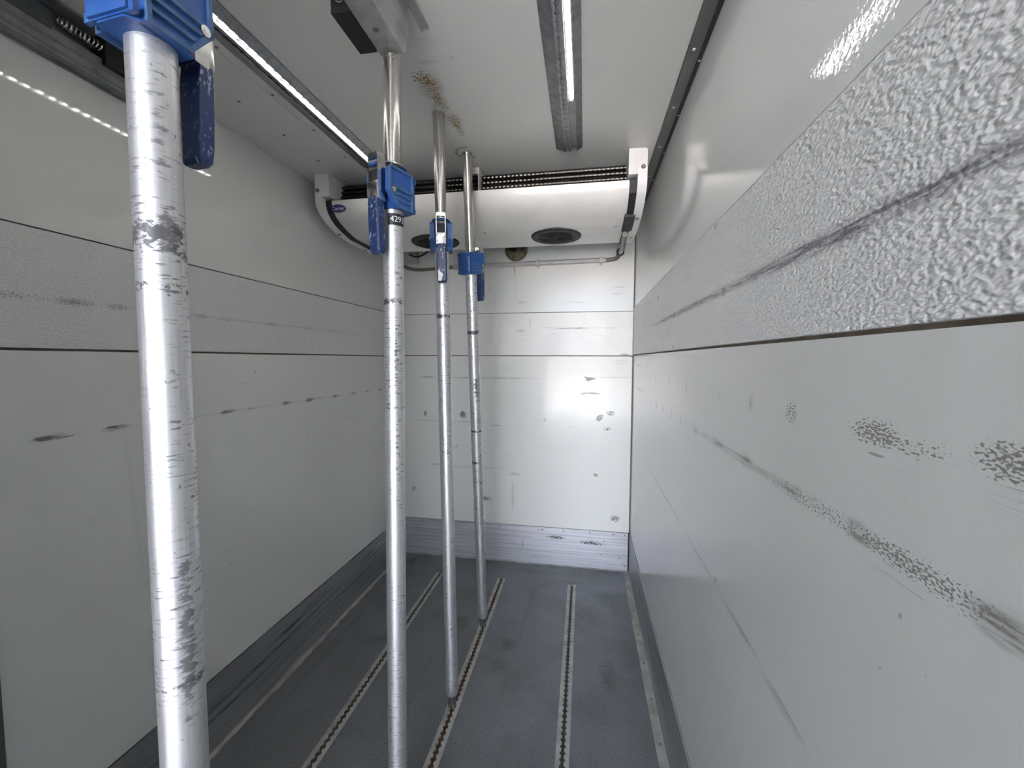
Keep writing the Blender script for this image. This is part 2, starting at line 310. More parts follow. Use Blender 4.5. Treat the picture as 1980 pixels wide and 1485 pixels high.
# ------------------------------------------------------------------ mesh helpers
def box(bm, x0, x1, y0, y1, z0, z1, bev=0):
    vs_ = [bm.verts.new((x, y, z)) for x in (x0, x1) for y in (y0, y1) for z in (z0, z1)]
    fs = []
    for q in ((0, 1, 3, 2), (4, 6, 7, 5), (0, 4, 5, 1), (2, 3, 7, 6), (0, 2, 6, 4), (1, 5, 7, 3)):
        fs.append(bm.faces.new([vs_[i] for i in q]))
    if bev:
        es = list({e for f in fs for e in f.edges})
        bmesh.ops.bevel(bm, geom=es, offset=bev, segments=2, affect='EDGES', profile=.6)

def basis(d):
    d = d.normalized(); a = Vector((0, 0, 1)) if abs(d.z) < .9 else Vector((1, 0, 0))
    u = d.cross(a).normalized(); return u, d.cross(u)

def cyl(bm, p0, p1, r0, r1=None, seg=24, caps=True):
    p0, p1 = Vector(p0), Vector(p1); r1 = r0 if r1 is None else r1
    if abs((p1-p0).normalized().z) > .999: u, v = Vector((1, 0, 0)), Vector((0, 1, 0))
    else: u, v = basis(p1-p0)
    A = [bm.verts.new(p0+(u*math.cos(2*PI*i/seg)+v*math.sin(2*PI*i/seg))*r0) for i in range(seg)]
    B = [bm.verts.new(p1+(u*math.cos(2*PI*i/seg)+v*math.sin(2*PI*i/seg))*r1) for i in range(seg)]
    for i in range(seg): bm.faces.new((A[i], A[(i+1) % seg], B[(i+1) % seg], B[i]))
    if caps: bm.faces.new(A[::-1]); bm.faces.new(B)

def lathe(bm, prof, seg=40, c=(0, 0)):
    rings = []
    for r, z in prof:
        if r <= 1e-6: rings.append([bm.verts.new((c[0], c[1], z))])
        else: rings.append([bm.verts.new((c[0]+r*math.cos(2*PI*i/seg), c[1]+r*math.sin(2*PI*i/seg), z)) for i in range(seg)])
    for a, b in zip(rings, rings[1:]):
        for i in range(seg):
            j = (i+1) % seg
            q = [a[i % len(a)], a[j % len(a)], b[j % len(b)], b[i % len(b)]]
            q = [v for k, v in enumerate(q) if v not in q[:k]]
            if len(q) > 2: bm.faces.new(q)

def prism(bm, pts, axis, a0, a1):
    """pts: outline in the two other axes (kept in xyz order), drawn out along axis"""
    def mk(p, a):
        q = list(p); q.insert(axis, a); return bm.verts.new(q)
    A = [mk(p, a0) for p in pts]; B = [mk(p, a1) for p in pts]; n = len(pts)
    for i in range(n): bm.faces.new((A[i], A[(i+1) % n], B[(i+1) % n], B[i]))
    bm.faces.new(A[::-1]); bm.faces.new(B)

def ribbon(pts, th):
    """closed outline of a sheet of thickness th that follows an open polyline"""
    out = []
    for i, p in enumerate(pts):
        a = Vector(pts[max(i-1, 0)]); b = Vector(pts[min(i+1, len(pts)-1)])
        d = (b-a).normalized(); out.append((p[0]-d.y*th, p[1]+d.x*th))
    return list(pts)+out[::-1]

def path_tube(bm, pts, r, seg=14):
    pts = [Vector(p) for p in pts]; rings = []; nrm = None
    for i, p in enumerate(pts):
        d = (pts[min(i+1, len(pts)-1)]-pts[max(i-1, 0)]).normalized()
        if nrm is None: nrm, _ = basis(d)
        nrm = (nrm-d*nrm.dot(d)).normalized(); bi = d.cross(nrm)
        rr = r[i] if isinstance(r, (list, tuple)) else r
        rings.append([bm.verts.new(p+(nrm*math.cos(2*PI*k/seg)+bi*math.sin(2*PI*k/seg))*rr) for k in range(seg)])
    for a, b in zip(rings, rings[1:]):
        for k in range(seg): bm.faces.new((a[k], a[(k+1) % seg], b[(k+1) % seg], b[k]))
    bm.faces.new(rings[0][::-1]); bm.faces.new(rings[-1])

def smooth_path(ctrl, n=8):
    P = [Vector(p) for p in ctrl]; P = [2*P[0]-P[1]]+P+[2*P[-1]-P[-2]]; out = []
    for i in range(1, len(P)-2):
        for k in range(n):
            t = k/n; a, b, c, d = P[i-1:i+3]
            out.append(.5*((2*b)+(c-a)*t+(2*a-5*b+4*c-d)*t*t+(3*b-a-3*c+d)*t**3))
    out.append(P[-2]); return out

def obj(name, bm, mat, parent=None, smooth=False, loc=None):
    bmesh.ops.recalc_face_normals(bm, faces=bm.faces[:])
    me = bpy.data.meshes.new(name); bm.to_mesh(me); bm.free()
    me.materials.append(mat if not isinstance(mat, str) else M[mat])
    o = bpy.data.objects.new(name, me); COL.objects.link(o)
    if smooth:
        for p in me.polygons: p.use_smooth = True
        me.set_sharp_from_angle(angle=math.radians(38))
    if parent: o.parent = parent
    if loc: o.location = loc
    return o

def share(o, parent, loc, rot=None, name=None):
    c = o.copy(); COL.objects.link(c); c.parent = parent; c.location = loc
    if rot is not None: c.rotation_euler = rot
    return c

def B(): return bmesh.new()
def bx(name, mat, parent, x0, x1, y0, y1, z0, z1, bev=0):
    bm = B(); box(bm, x0, x1, y0, y1, z0, z1, bev); return obj(name, bm, mat, parent)
def empty(name, loc=(0, 0, 0), rot=(0, 0, 0)):
    o = bpy.data.objects.new(name, None); COL.objects.link(o); o.location = loc; o.rotation_euler = rot; o.empty_display_size = .05; return o
def tag(o, label, cat, group=None):
    o['label'] = label; o['category'] = cat
    if group: o['group'] = group
    return o
def struct(o, label=None):
    o['kind'] = 'structure'
    if label: o['label'] = label
    return o

def text_mesh(body, size, font_shear=0.0, spacing=1.0):
    cu = bpy.data.curves.new('lettering', 'FONT'); cu.body = body; cu.size = size; cu.shear = font_shear
    cu.align_x = 'CENTER'; cu.align_y = 'CENTER'; cu.space_character = spacing; cu.resolution_u = 4
    o = bpy.data.objects.new('lettering', cu); COL.objects.link(o)
    bpy.context.view_layer.update()
    me = bpy.data.meshes.new_from_object(o.evaluated_get(bpy.context.evaluated_depsgraph_get()))
    bpy.data.objects.remove(o); return me

# ------------------------------------------------------------------ floor
T = .05
RAILS = (-.886, -.488, -.056)
REND = 2.452; RW = .023
bm = B()
edges = [XL-T] + [q for r in RAILS for q in (r-RW, r+RW)] + [XR+T]
for i in range(0, len(edges), 2): box(bm, edges[i], edges[i+1], YO, REND, -.04, 0)
box(bm, XL-T, XR+T, REND, YB+T, -.04, 0)
box(bm, XL-T, XR+T, YO, YB+T, -.10, -.04)
floor = struct(obj('floor', bm, 'floor'), 'grey gritty coated cargo floor with three inset lashing tracks')

def floor_track(x, label, dirt, phase=0.0):
    root = empty('floor_track', (x, 0, 0)); tag(root, label, 'track', 'lashing tracks let into the floor')
    pitch, y0, y1 = .025, YO+.02, REND-.003
    n = int((y1-y0)/pitch)
    bm = B()
    for s in (-1, 1):
        inner = []
        for k in range(n):
            yc = y1-.012-k*pitch
            for a in (-.0095, -.006, 0, .006, .0095):
                rr = .0052+max(0, math.sqrt(max(0, .0095**2-a*a))-.0042+.001)
                inner.append((s*rr, yc-a))
        yl = inner[-1][1]
        zt, zb = .0025, -.004
        oy = [p[1] for p in inner]
        top_i = [bm.verts.new((p[0], p[1], zt)) for p in inner]; top_o = [bm.verts.new((s*(RW+.001), q, zt)) for q in oy]
        bot_i = [bm.verts.new((p[0], p[1], zb)) for p in inner]; bot_o = [bm.verts.new((s*(RW+.001), q, .0001)) for q in oy]
        for i in range(len(inner)-1):
            bm.faces.new((top_i[i], top_i[i+1], top_o[i+1], top_o[i])); bm.faces.new((top_i[i], bot_i[i], bot_i[i+1], top_i[i+1]))
            bm.faces.new((top_o[i], top_o[i+1], bot_o[i+1], bot_o[i]))
        bm.faces.new((top_i[0], top_o[0], bot_o[0], bot_i[0]))
    obj('slotted_plate', bm, 'track_plate', root)
    bm = B(); box(bm, -RW+.001, RW-.001, y0, y1, -.016, -.009)
    for s in (-1, 1): box(bm, s*.020-.0015, s*.020+.0015, y0, y1, -.009, -.004)
    obj('channel', bm, dirt, root)
    return root
floor_track(RAILS[0], 'pale slotted floor track beside the dark left skirting, no bar standing on it', 'track_dirt')
floor_track(RAILS[1], 'rusty slotted floor track that the row of load bars stands on', 'track_rust')
floor_track(RAILS[2], 'pale slotted floor track beside the right wall, clean slots', 'track_dirt')

# ------------------------------------------------------------------ walls
def wall_side(name, x, s, zt, zb, base, mats, label):
    """s=+1: the wall lies at larger x than its face"""
    o = bx(name, 'sealant', None, min(x+s*.008, x+s*.07), max(x+s*.008, x+s*.07), YO, YB+.06, -.10, H+.10)
    struct(o, label)
    def pan(nm, z0, z1, mat, proud, y1=YB-.003, bev=.0012):
        bm = B(); a, b = x-s*proud, x+s*.0085
        box(bm, min(a, b), max(a, b), YO+.01, y1, z0, z1, bev); return obj(nm, bm, mat, o)
    pan('lower_panel', base+.004, zb-.006, mats[0], 0)
    pan('embossed_band', zb, zt-.0025, mats[1], .0025)
    pan('upper_panel', zt+.0015, H-.001, mats[2], 0, bev=.0008)
    return o
wall_left = wall_side('wall_left', XL, -1, 1.661, 1.383, .253, ('left_low', 'left_band', 'left_up'), 'scuffed white left wall with an embossed band between smooth panels')
wall_right = wall_side('wall_right', XR, 1, 1.682, 1.394, .252, ('right_low', 'right_band', 'right_up'), 'white right wall with a coarse embossed band and long grey streak')
wall_back = struct(bx('wall_back', 'sealant', None, XL-.06, XR+.06, YB+.008, YB+.07, -.10, H+.10), 'scratched white end wall behind the cooling unit')
HOLE = (-.443, 2.066, .071)
def back_panel(nm, z0, z1, mat, proud, x0=XL+.004, x1=XR-.006, hole=False, rad=0):
    bm = B()
    if not hole and not rad:
        box(bm, x0, x1, YB-proud, YB+.009, z0, z1, .0015)
    elif rad:
        pts = [(x0, z0), (x1, z0)]
        pts += [(x1-rad+rad*math.cos(a*PI/12), z1-rad+rad*math.sin(a*PI/12)) for a in range(7)]
        pts += [(x0+rad+rad*math.cos(PI/2+a*PI/12), z1-rad+rad*math.sin(PI/2+a*PI/12)) for a in range(7)]
        prism(bm, pts, 1, YB-proud, YB+.009)
    else:
        hx, hz, hr = HOLE; n = 32
        ring = [(hx+hr*math.cos(2*PI*i/n), hz+hr*math.sin(2*PI*i/n)) for i in range(n)]
        q0, q1, q2, q3 = hx-.1, hx+.1, hz-.09, hz+.09
        box(bm, x0, q0, YB-proud, YB+.009, z0, z1); box(bm, q1, x1, YB-proud, YB+.009, z0, z1)
        box(bm, q0, q1, YB-proud, YB+.009, z0, q2); box(bm, q0, q1, YB-proud, YB+.009, q3, z1)
        outer = []
        for i in range(n):
            c, s = math.cos(2*PI*i/n), math.sin(2*PI*i/n); k = min(.1/abs(c) if abs(c) > 1e-6 else 9, .09/abs(s) if abs(s) > 1e-6 else 9)
            outer.append((hx+c*k, hz+s*k))
        f = YB-proud
        R1 = [bm.verts.new((p[0], f, p[1])) for p in ring]; O1 = [bm.verts.new((p[0], f, p[1])) for p in outer]; R2 = [bm.verts.new((p[0], YB+.009, p[1])) for p in ring]
        for i in range(n):
            j = (i+1) % n; bm.faces.new((R1[i], R1[j], O1[j], O1[i])); bm.faces.new((R1[i], R2[i], R2[j], R1[j]))
    return obj(nm, bm, mat, wall_back)
back_panel('lower_panel', .255, 1.382, 'back_low', 0, rad=.016)
back_panel('embossed_band', 1.3875, 1.661, 'back_band', .002, x1=XR-.004)
back_panel('upper_panel', 1.6645, H-.001, 'back_up', 0, x1=XR-.002, hole=True)
# torn scraps of sticker left on the end wall
def scrap(name, pts, mat):
    bm = B(); prism(bm, pts, 1, YB-.0012, YB+.0005); return obj(name, bm, mat, wall_back)
scrap('sticker_scrap', [(.000, 1.255), (.030, 1.248), (.045, 1.250), (.078, 1.238), (.050, 1.232), (.020, 1.222), (.012, 1.238)], 'sealant_light')
scrap('sticker_scrap', [(-.018, 1.146), (.010, 1.152), (.096, 1.148), (.098, 1.141), (.020, 1.143), (-.016, 1.134)], 'sealant_light')
# corner beads
def trim(n, label, x0, x1, y0, y1, z0, z1, mat, bev=0): return struct(bx('trim_%d' % n, mat, None, x0, x1, y0, y1, z0, z1, bev), label)
trim(1, 'brown grimy sealant bead in the right wall corner', XR-.0055, XR-.0005, YB-.004, YB-.0005, .256, H-.002, 'sealant', .001)
trim(2, 'sealant bead in the left wall corner', XL+.0005, XL+.006, YB-.006, YB-.0005, .256, H-.002, 'sealant', .002)

# skirtings
def base_side(name, x, s, h, mat, label):
    o = bx(name, mat, None, min(x-s*.003, x+s*.0075), max(x-s*.003, x+s*.0075), YO+.01, YB-.004, .001, h, .001)
    struct(o, label)
    lip = bx('top_lip', 'rivet_bright', o, min(x-s*.0045, x-s*.0025), max(x-s*.0045, x-s*.0025), YO+.01, YB-.004, h-.003, h)
    return o
base_left = base_side('baseboard_left', XL, -1, .253, 'alu_left', 'dark streaked aluminium kick plate along the left wall')
base_right = base_side('baseboard_right', XR, 1, .251, 'alu_right', 'grey aluminium kick plate along the right wall')
base_back = struct(bx('baseboard_back', 'alu_back', None, XL+.004, XR-.010, YB-.004, YB+.0075, .004, .253, .001), 'pale aluminium kick plate with dark smears on the end wall')
bx('top_lip', 'rivet_bright', base_back, XL+.004, XR-.010, YB-.006, YB-.0035, .250, .2535)
bx('corner_gap', 'gap', base_back, XR-.0095, XR-.0035, YB-.006, YB+.006, .001, .256)
bm = B(); lathe(bm, [(0, -.0022), (.004, -.0012), (.005, .0008)], 10); bmesh.ops.rotate(bm, verts=bm.verts, matrix=Matrix.Rotation(-PI/2, 3, 'X'))
riv = obj('rivet', bm, 'rivet', base_back, True, (-1.1, YB-.004, .238))
for i, (x, z) in enumerate([(-.55, .235), (-.26, .238), (-.12, .238), (.05, .238), (.20, .238), (.27, .238), (.14, .19), (.26, .05), (.12, .10), (.24, .09), (.275, .035), (-.3, .05)]):
    share(riv, base_back, (x, YB-.004, z))

# sealed strips at the foot of the walls
def foot_strip(n, pts, label):
    bm = B(); prism(bm, pts, 2, .0002, .004); return struct(obj('trim_%d' % n, bm, 'sealant_light'), label)
random.seed(3)
rp = [(XR-.0035, YO+.02), (XR-.0035, YB-.006)] + [(XR-.033+random.uniform(-.0012, .0012)-.006*(1-i/40), YB-.006-i*(YB-YO-.03)/40) for i in range(41)]
tr = foot_strip(3, rp, 'pale sealed strip with screws where floor meets right wall')
bm = B(); lathe(bm, [(0, .0062), (.0042, .0055), (.0055, .0035)], 12)
scr = obj('screw', bm, 'rivet', tr, True, (XR-.018, 2.441, 0))
for i in range(1, 12): share(scr, tr, (XR-.0185, 2.441-.198*i, 0))
lp = [(XL+.0035, YO+.02), (XL+.0035, YB-.006)] + [(XL+.022+random.uniform(-.003, .004), YB-.006-i*(YB-YO-.03)/90) for i in range(91)]
foot_strip(4, lp, 'uneven pale sealant strip where floor meets left wall')
bp = [(XL+.03, YB-.0045), (XR-.035, YB-.0045)] + [(XR-.035-i*(XR-XL-.065)/50, YB-.011+random.uniform(-.001, .001)) for i in range(51)]
foot_strip(5, bp, 'thin sealant line where floor meets end wall')

# ------------------------------------------------------------------ ceiling
ceil = struct(bx('ceiling', 'grp_ceiling', None, XL-.07, XR+.07, YO, YB+.07, H, H+.07), 'off-white glossy ceiling with rust stains beside the load bars')
strip = bx('edge_panel', 'grp_ceiling_strip', ceil, XL+.001, -.974, YO+.01, YB-.002, H-.0018, H+.001)
bm = B(); lathe(bm, [(0, -.0028), (.0035, -.0022), (.005, 0)], 12)
rv = obj('rivet', bm, 'rivet', ceil, True, (-.964, .985, H))
for k in range(-4, 9):
    if k: share(rv, ceil, (-.964, .985+.199*k, H))
    share(rv, ceil, (-1.092, .993+.199*k, H-.0018))
# ring of rust round the head of the last load bar
bm = B(); n = 40; hx, hy = -.469, 1.63
for i in range(6, 32):
    a0, a1 = 2*PI*i/n, 2*PI*(i+1)/n
    w0 = .0012+.0016*abs(math.sin(i*1.7)); r = .043
    vs4 = [bm.verts.new((hx+rr*math.cos(a), hy+rr*math.sin(a), H-.0004)) for a, rr in ((a0, r-w0), (a1, r-w0), (a1, r+w0), (a0, r+w0))]
    bm.faces.new(vs4)
rr_ = obj('rust_ring', bm, plain('rust_ring_mark', (0.24, 0.13, 0.045), .7, 0, .5, 60), ceil)

t6 = struct(bx('trim_6', 'trim_grey', None, XR-.042, XR-.010, YO+.01, YB-.01, H-.0045, H-.0003, .001), 'dark grey screwed trim along ceiling and right wall')
bx('edge_lip', 'rubber', t6, XR-.0105, XR-.001, YO+.01, YB-.01, H-.010, H-.0003)
bx('sealant_line', 'sealant', t6, XR-.0445, XR-.0415, YO+.01, YB-.01, H-.003, H-.0003)
bm = B(); lathe(bm, [(0, -.003), (.004, -.0022), (.0052, 0)], 12)
sc = obj('screw', bm, 'rivet_bright', t6, True, (.273, 1.197, H-.0045))
for k in range(-4, 6):
    if k: share(sc, t6, (.273, 1.197+.2525*k, H-.0045))
    share(sc, t6, (.2955, 1.235+.2525*k, H-.010)).scale = (.7, .7, .7)

# dark door post on the left wall
post = struct(bx('trim_7', 'post_grey', None, XL-.001, XL+.030, .48, .645, .256, 2.02, .004), 'dark grey upright post on the left wall')

# unseen bay, door leaf and yard wall, added to steer the daylight
GZ = -.40
struct(bx('ground', 'ground', None, -30, 30, -45, 20, GZ-.1, GZ), 'concrete ground of the added bay and yard')
BAY = -5.5
struct(bx('door_added', 'door_grey', None, XL-.05, -.60, -.12, -.06, -.02, H+.05, .005), 'added rear door leaf that shades the left side')  # leaf added out of view to keep daylight off the left
struct(bx('wall_added_left', 'bay_shade', None, -2.1, -1.8, BAY, 4.5, GZ, 3.0), 'added bay wall that blocks side light')
struct(bx('wall_added_right', 'bay_shade', None, 0.85, 1.15, BAY, 4.5, GZ, 3.0), 'added bay wall that blocks side light')
struct(bx('wall_added_front', 'bay_shade', None, -1.8, 0.85, 4.2, 4.5, GZ, 3.0), 'added end wall that closes the bay to light')
struct(bx('roof_added', 'bay_shade', None, -2.1, 1.15, BAY, 4.5, 3.0, 3.3), 'added roof that cuts off the sky over the bay')
struct(bx('wall_yard_added', 'yard_end', None, -14, 14, -30.3, -30, GZ, 3.6), 'added sunlit wall that shapes the light from the yard')  # added out of view, sets how bright the view behind is

# ------------------------------------------------------------------ light profiles
def light_profile(xc, y_end, lit_end, label):
    root = empty('light_profile', (xc, 0, H)); tag(root, label, 'light', 'slotted ceiling profiles with light strips')
    y0 = YO+.02
    # outline in (x, z): bevelled flanges, perforated slot, groove for the light strip
    pts = [(-.050, 0), (-.050, -.003), (-.016, -.017), (-.013, -.017), (-.013, -.0055), (.0035, -.0055), (.0035, -.017), (.008, -.017), (.008, -.0055), (.0275, -.0055), (.0275, -.017), (.0295, -.017), (.050, -.003), (.050, 0)]
    bm = B(); prism(bm, pts, 1, y0, y_end); obj('profile', bm, 'alu_profile', root)
    # two toothed lips that edge the slot
    bm = B(); n = int((y_end-y0)/.025)
    for s in (-1, 1):
        c = -.005; e = c+s*.0088
        for k in range(n):
            yc = y_end-.0125-.025*k
            a = [bm.verts.new((x, y, z)) for z in (-.0172, -.0155) for x, y in ((e, yc-.0125), (e, yc+.0125), (c+s*.0066, yc+.0125), (c+s*.0026, yc+.006), (c+s*.0026, yc-.006), (c+s*.0066, yc-.0125))]
            bm.faces.new(a[:6]); bm.faces.new(a[6:][::-1])
            for i in range(6): bm.faces.new((a[i], a[(i+1) % 6], a[6+(i+1) % 6], a[6+i]))
    obj('toothed_slot', bm, 'alu_profile', root)
    bm = B(); box(bm, .0105, .0255, y0+.01, lit_end+.012, -.0085, -.0058); ls = obj('light_strip', bm, 'alu_profile', root)
    bm = B(); lathe(bm, [(.0068, -.0086), (.0066, -.0125), (.0045, -.0165), (0, -.0180)], 10)
    first = None
    n = int((lit_end-YO-.06)/.030)
    for k in range(n):
        p = (.018, lit_end-.030*k, 0)
        if first is None: first = obj('led', bm, 'led', ls, True, p)
        else: share(first, ls, p)
    return root
light_profile(-.888, 1.665, 1.605, 'grey slotted light profile beside the riveted ceiling strip, glowing nearly to its end')
light_profile(-.068, 1.655, 1.336, 'grey slotted light profile whose light strip stops short, leaving an unlit end')

# ------------------------------------------------------------------ bulkhead tracks under the ceiling
def coil_spring(bm, p, length, r, wire, turns):
    pts = [(p[0]+r*math.cos(2*PI*i/14), p[1]+length*i/(14*turns), p[2]+r*math.sin(2*PI*i/14)) for i in range(14*turns+1)]
    path_tube(bm, pts, wire, 6)

def bulkhead_track(x, s, mat, label, y_end, screws):
    """x: outer face of the web, s: side of the web (+1 = web at larger x)"""
    root = empty('bulkhead_track', (x, 0, H)); tag(root, label, 'rail', 'spring loaded bulkhead rails under the ceiling')
    y0 = YO+.02
    X = lambda a: -s*a        # distance a from the web towards the open side
    prof = [(-.006, 0), (-.006, -.008), (.000, -.008), (.000, -.032), (-.004, -.036), (-.004, -.066), (.002, -.070), (.002, -.100), (.010, -.1035), (.066, -.1035), (.066, -.098), (.014, -.098), (.008, -.092), (.008, -.006), (.060, -.006), (.060, 0)]
    bm = B(); prism(bm, [(X(a), z) for a, z in prof], 1, y0, y_end); obj('channel', bm, mat, root)
    bm = B(); prism(bm, [(X(a), z) for a, z in [(-.028, -.0003), (-.028, -.006), (-.014, -.006), (-.012, -.010), (-.008, -.010), (-.0065, -.006), (-.0065, -.0003)]], 1, y0, y_end+.065); obj('flange', bm, mat, root)
    bm = B(); box(bm, min(X(.070), X(.112)), max(X(.070), X(.112)), y_end-.128, y_end-.012, -.103, -.040, .001); obj('stop_block', bm, 'black', root)
    bm = B(); coil_spring(bm, (X(.088), y_end-.225, -.075), .095, .011, .0022, 9); obj('spring', bm, 'chrome', root, True)
    bm = B(); box(bm, min(X(.012), X(.105)), max(X(.012), X(.105)), y_end-.70, y_end-.23, -.085, -.020); obj('slide_bar', bm, 'black', root)
    bm = B(); lathe(bm, [(0, -.1042), (.0035, -.1040), (.0065, -.1050), (.0078, -.1036)], 18); obj('rivet', bm, 'rivet', root, True, (X(.040), y_end-.075, 0))
    if screws:
        bm = B(); cyl(bm, (X(.0015), 0, -.088), (X(-.0055), 0, -.088), .0055, seg=12); f = obj('screw', bm, 'rivet', root, True, (0, y_end-.10, 0)); share(f, root, (0, y_end-.34, 0))
    return root
bulkhead_track(-.416, 1, 'alu_track', 'pale bulkhead rail hanging from the ceiling above the load bars, with black stop block', .950, False)

def wall_bulkhead_track(label, y_end):
    root = empty('bulkhead_track', (XL, 0, H)); tag(root, label, 'rail', 'spring loaded bulkhead rails under the ceiling')
    y0 = YO+.02
    prof = [(.0006, -.002), (.0006, -.118), (.004, -.118), (.004, -.113), (.034, -.113), (.034, -.108), (.040, -.104), (.040, -.090), (.046, -.086), (.046, -.066), (.041, -.066), (.041, -.082), (.010, -.082), (.010, -.008), (.060, -.008), (.060, -.002)]
    bm = B(); prism(bm, prof, 1, y0, y_end); obj('channel', bm, 'alu_dark_track', root)
    bx_ = B(); box(bx_, .012, .060, y_end-.16, y_end-.004, -.080, -.010, .001); obj('stop_block', bx_, 'black', root)
    bm = B(); coil_spring(bm, (.046, y_end-.245, -.040), .080, .011, .0022, 9); obj('spring', bm, 'chrome', root, True)
    bm = B(); box(bm, .012, .050, max(y0, y_end-.75), y_end-.26, -.070, -.012); box(bm, .050, .058, max(y0, y_end-.75), y_end-.26, -.030, -.022); obj('slide_bar', bm, 'post_grey', root)
    bm = B(); cyl(bm, (.0385, 0, -.097), (.042, 0, -.097), .0055, seg=12); f = obj('screw', bm, 'rivet', root, True, (0, y_end-.165, 0)); share(f, root, (0, y_end-.40, 0))
wall_bulkhead_track('dark grey bulkhead rail with a coil spring in the left wall corner', 1.05)

# ------------------------------------------------------------------ cooling unit
CU = empty('cooling_unit', (-.48, 1.95, H)); tag(CU, 'white ceiling cooling unit with two bottom fans and black coils', 'cooling unit')
CX, CYY, CZ = -.48, 1.95, H
def cu(name, bm, mat, parent=None, smooth=False):
    bmesh.ops.translate(bm, verts=bm.verts, vec=(-CX, -CYY, -CZ)); return obj(name, bm, mat, parent or CU, smooth)
capout = [(1.700, 2.176), (1.700, 2.062), (1.708, 2.036), (1.730, 2.012), (1.780, 1.984), (1.850, 1.964), (1.93, 1.953), (2.06, 1.949), (2.205, 1.952), (2.205, 2.176)]
covp = [(1.733, 2.070), (1.735, 2.052), (1.745, 2.028), (1.768, 2.007), (1.80, 1.991), (1.85, 1.975), (1.90, 1.964), (1.925, 1.9600), (1.93, 1.9590), (2.200, 1.9575), (2.203, 1.985)]
for s, xo in ((1, .231), (-1, -1.191)):
    bm = B(); a, b = xo, xo-s*.036
    prism(bm, capout, 0, min(a, b), max(a, b))
    a, b = xo-s*.0355, xo-s*.071
    prism(bm, [(1.700, 2.176), (1.700, 2.078), (1.745, 2.078), (1.80, 2.10), (1.83, 2.176)], 0, min(a, b), max(a, b))
    bmesh.ops.bevel(bm, geom=[e for e in bm.edges if abs(e.verts[0].co.x-e.verts[1].co.x) < 1e-4 and abs(e.verts[0].co.x-xo) < 1e-4], offset=.004, segments=2, affect='EDGES')
    cap = cu('end_cap', bm, 'cap', None, True)
    bm = B(); cyl(bm, (xo-s*.016, 1.6995, 2.105), (xo-s*.016, 1.694, 2.105), .009, .007, 16); cyl(bm, (xo-s*.016, 1.694, 2.105), (xo-s*.016, 1.6925, 2.105), .0045, seg=6); cu('bolt', bm, 'rivet', cap, True)
    bm = B(); cyl(bm, (xo-s*.017, 1.86, 1.9615), (xo-s*.017, 1.86, 1.9575), .008, .0065, 12); cu('screw', bm, 'rivet', cap, True)
    bm = B(); cyl(bm, (xo-s*.017, 2.10, 1.950), (xo-s*.017, 2.10, 1.9465), .007, .006, 12); cu('screw', bm, 'rivet', cap, True)
    # rubber gasket between cap and cover
    a, b = xo-s*.034, xo-s*.064
    bm = B(); prism(bm, ribbon([(y+.004*(1 if i < 6 else 0), z+.0005+(.0025 if i > 5 else 0)) for i, (y, z) in enumerate(covp)], -.010), 0, min(a, b), max(a, b)); cu('gasket', bm, 'rubber')
bm = B(); prism(bm, ribbon(covp, -.0025), 0, -1.127, .167); cover = cu('cover', bm, 'cover', None, False)
for p in cover.data.polygons: p.use_smooth = True
cover.data.set_sharp_from_angle(angle=math.radians(30))
for x, y in ((-.60, 2.19), (-.47, 1.935), (-.44, 2.185), (.13, 1.94), (-1.03, 2.19), (-.17+.02, 2.195)):
    bm = B(); cyl(bm, (x, y, 1.959), (x, y, 1.9545), .006, .005, 10); cu('screw', bm, 'rivet', cover)
# black wedge and torn gasket at the right end
bm = B(); prism(bm, [(1.835, 1.9735), (1.93, 1.956), (1.985, 1.9545), (1.985, 1.946), (1.93, 1.9465), (1.835, 1.962)], 0, .160, .203); cu('tape_wedge', bm, 'rubber')
# dark housing behind the coil
bm = B(); box(bm, -1.155, .195, 1.86, 2.195, 1.992, 2.1755); box(bm, -1.155, .195, 1.835, 1.86, 2.145, 2.1755); cu('coil_housing', bm, 'black')
for j, (y, z) in enumerate([(1.812, 2.154), (1.806, 2.130), (1.800, 2.106), (1.796, 2.082)]):
    bm = B(); n = 150; pts = []; rad = []
    for i in range(n+1):
        pts.append((-1.150+i*(1.34/n), y, z)); rad.append(.0088 if i % 2 else .0078)
    path_tube(bm, pts, rad, 10); cu('coil_tube', bm, 'coil')
# middle bracket
bm = B(); box(bm, -.455, -.4525, 1.755, 1.83, 2.072, 2.176); box(bm, -.500, -.455, 1.755, 1.7575, 2.150, 2.176); box(bm, -.500, -.455, 1.757, 1.83, 2.173, 2.176); cu('bracket', bm, 'cap')
# fans
def fan(x):
    bm = B(); y, z = 2.037, 1.958
    lathe(bm, [(.120, z+.002), (.120, z-.006), (.116, z-.010), (.092, z-.011), (.086, z-.008), (.084, z-.0025), (.012, z-.0025), (0, z-.0025)], 48, (x, y))
    f = cu('fan', bm, 'fan_black', None, True)
    for r in (.022, .035, .048, .061, .074):
        bm = B(); pts = [(x+r*math.cos(2*PI*i/32), y+r*math.sin(2*PI*i/32), z-.0075) for i in range(33)]; path_tube(bm, pts, .0022, 6); cu('guard_ring', bm, 'fan_black', f, True)
    bm = B()
    for k in range(4):
        a = k*PI/2+.5; cyl(bm, (x, y, z-.006), (x+.088*math.cos(a), y+.088*math.sin(a), z-.006), .0022, seg=6)
    cu('spokes', bm, 'fan_black', f)
    bm = B(); lathe(bm, [(0, z-.010), (.013, z-.009), (.016, z-.005), (.016, z-.0024)], 20, (x, y)); cu('hub', bm, 'fan_black', f, True)
    for k in range(4):
        a = PI/4+k*PI/2; bm = B(); lathe(bm, [(0, z-.0135), (.004, z-.013), (.0055, z-.010)], 10, (x+.104*math.cos(a), y+.104*math.sin(a))); cu('screw', bm, 'black', f)
fan(-.142); fan(-.752)
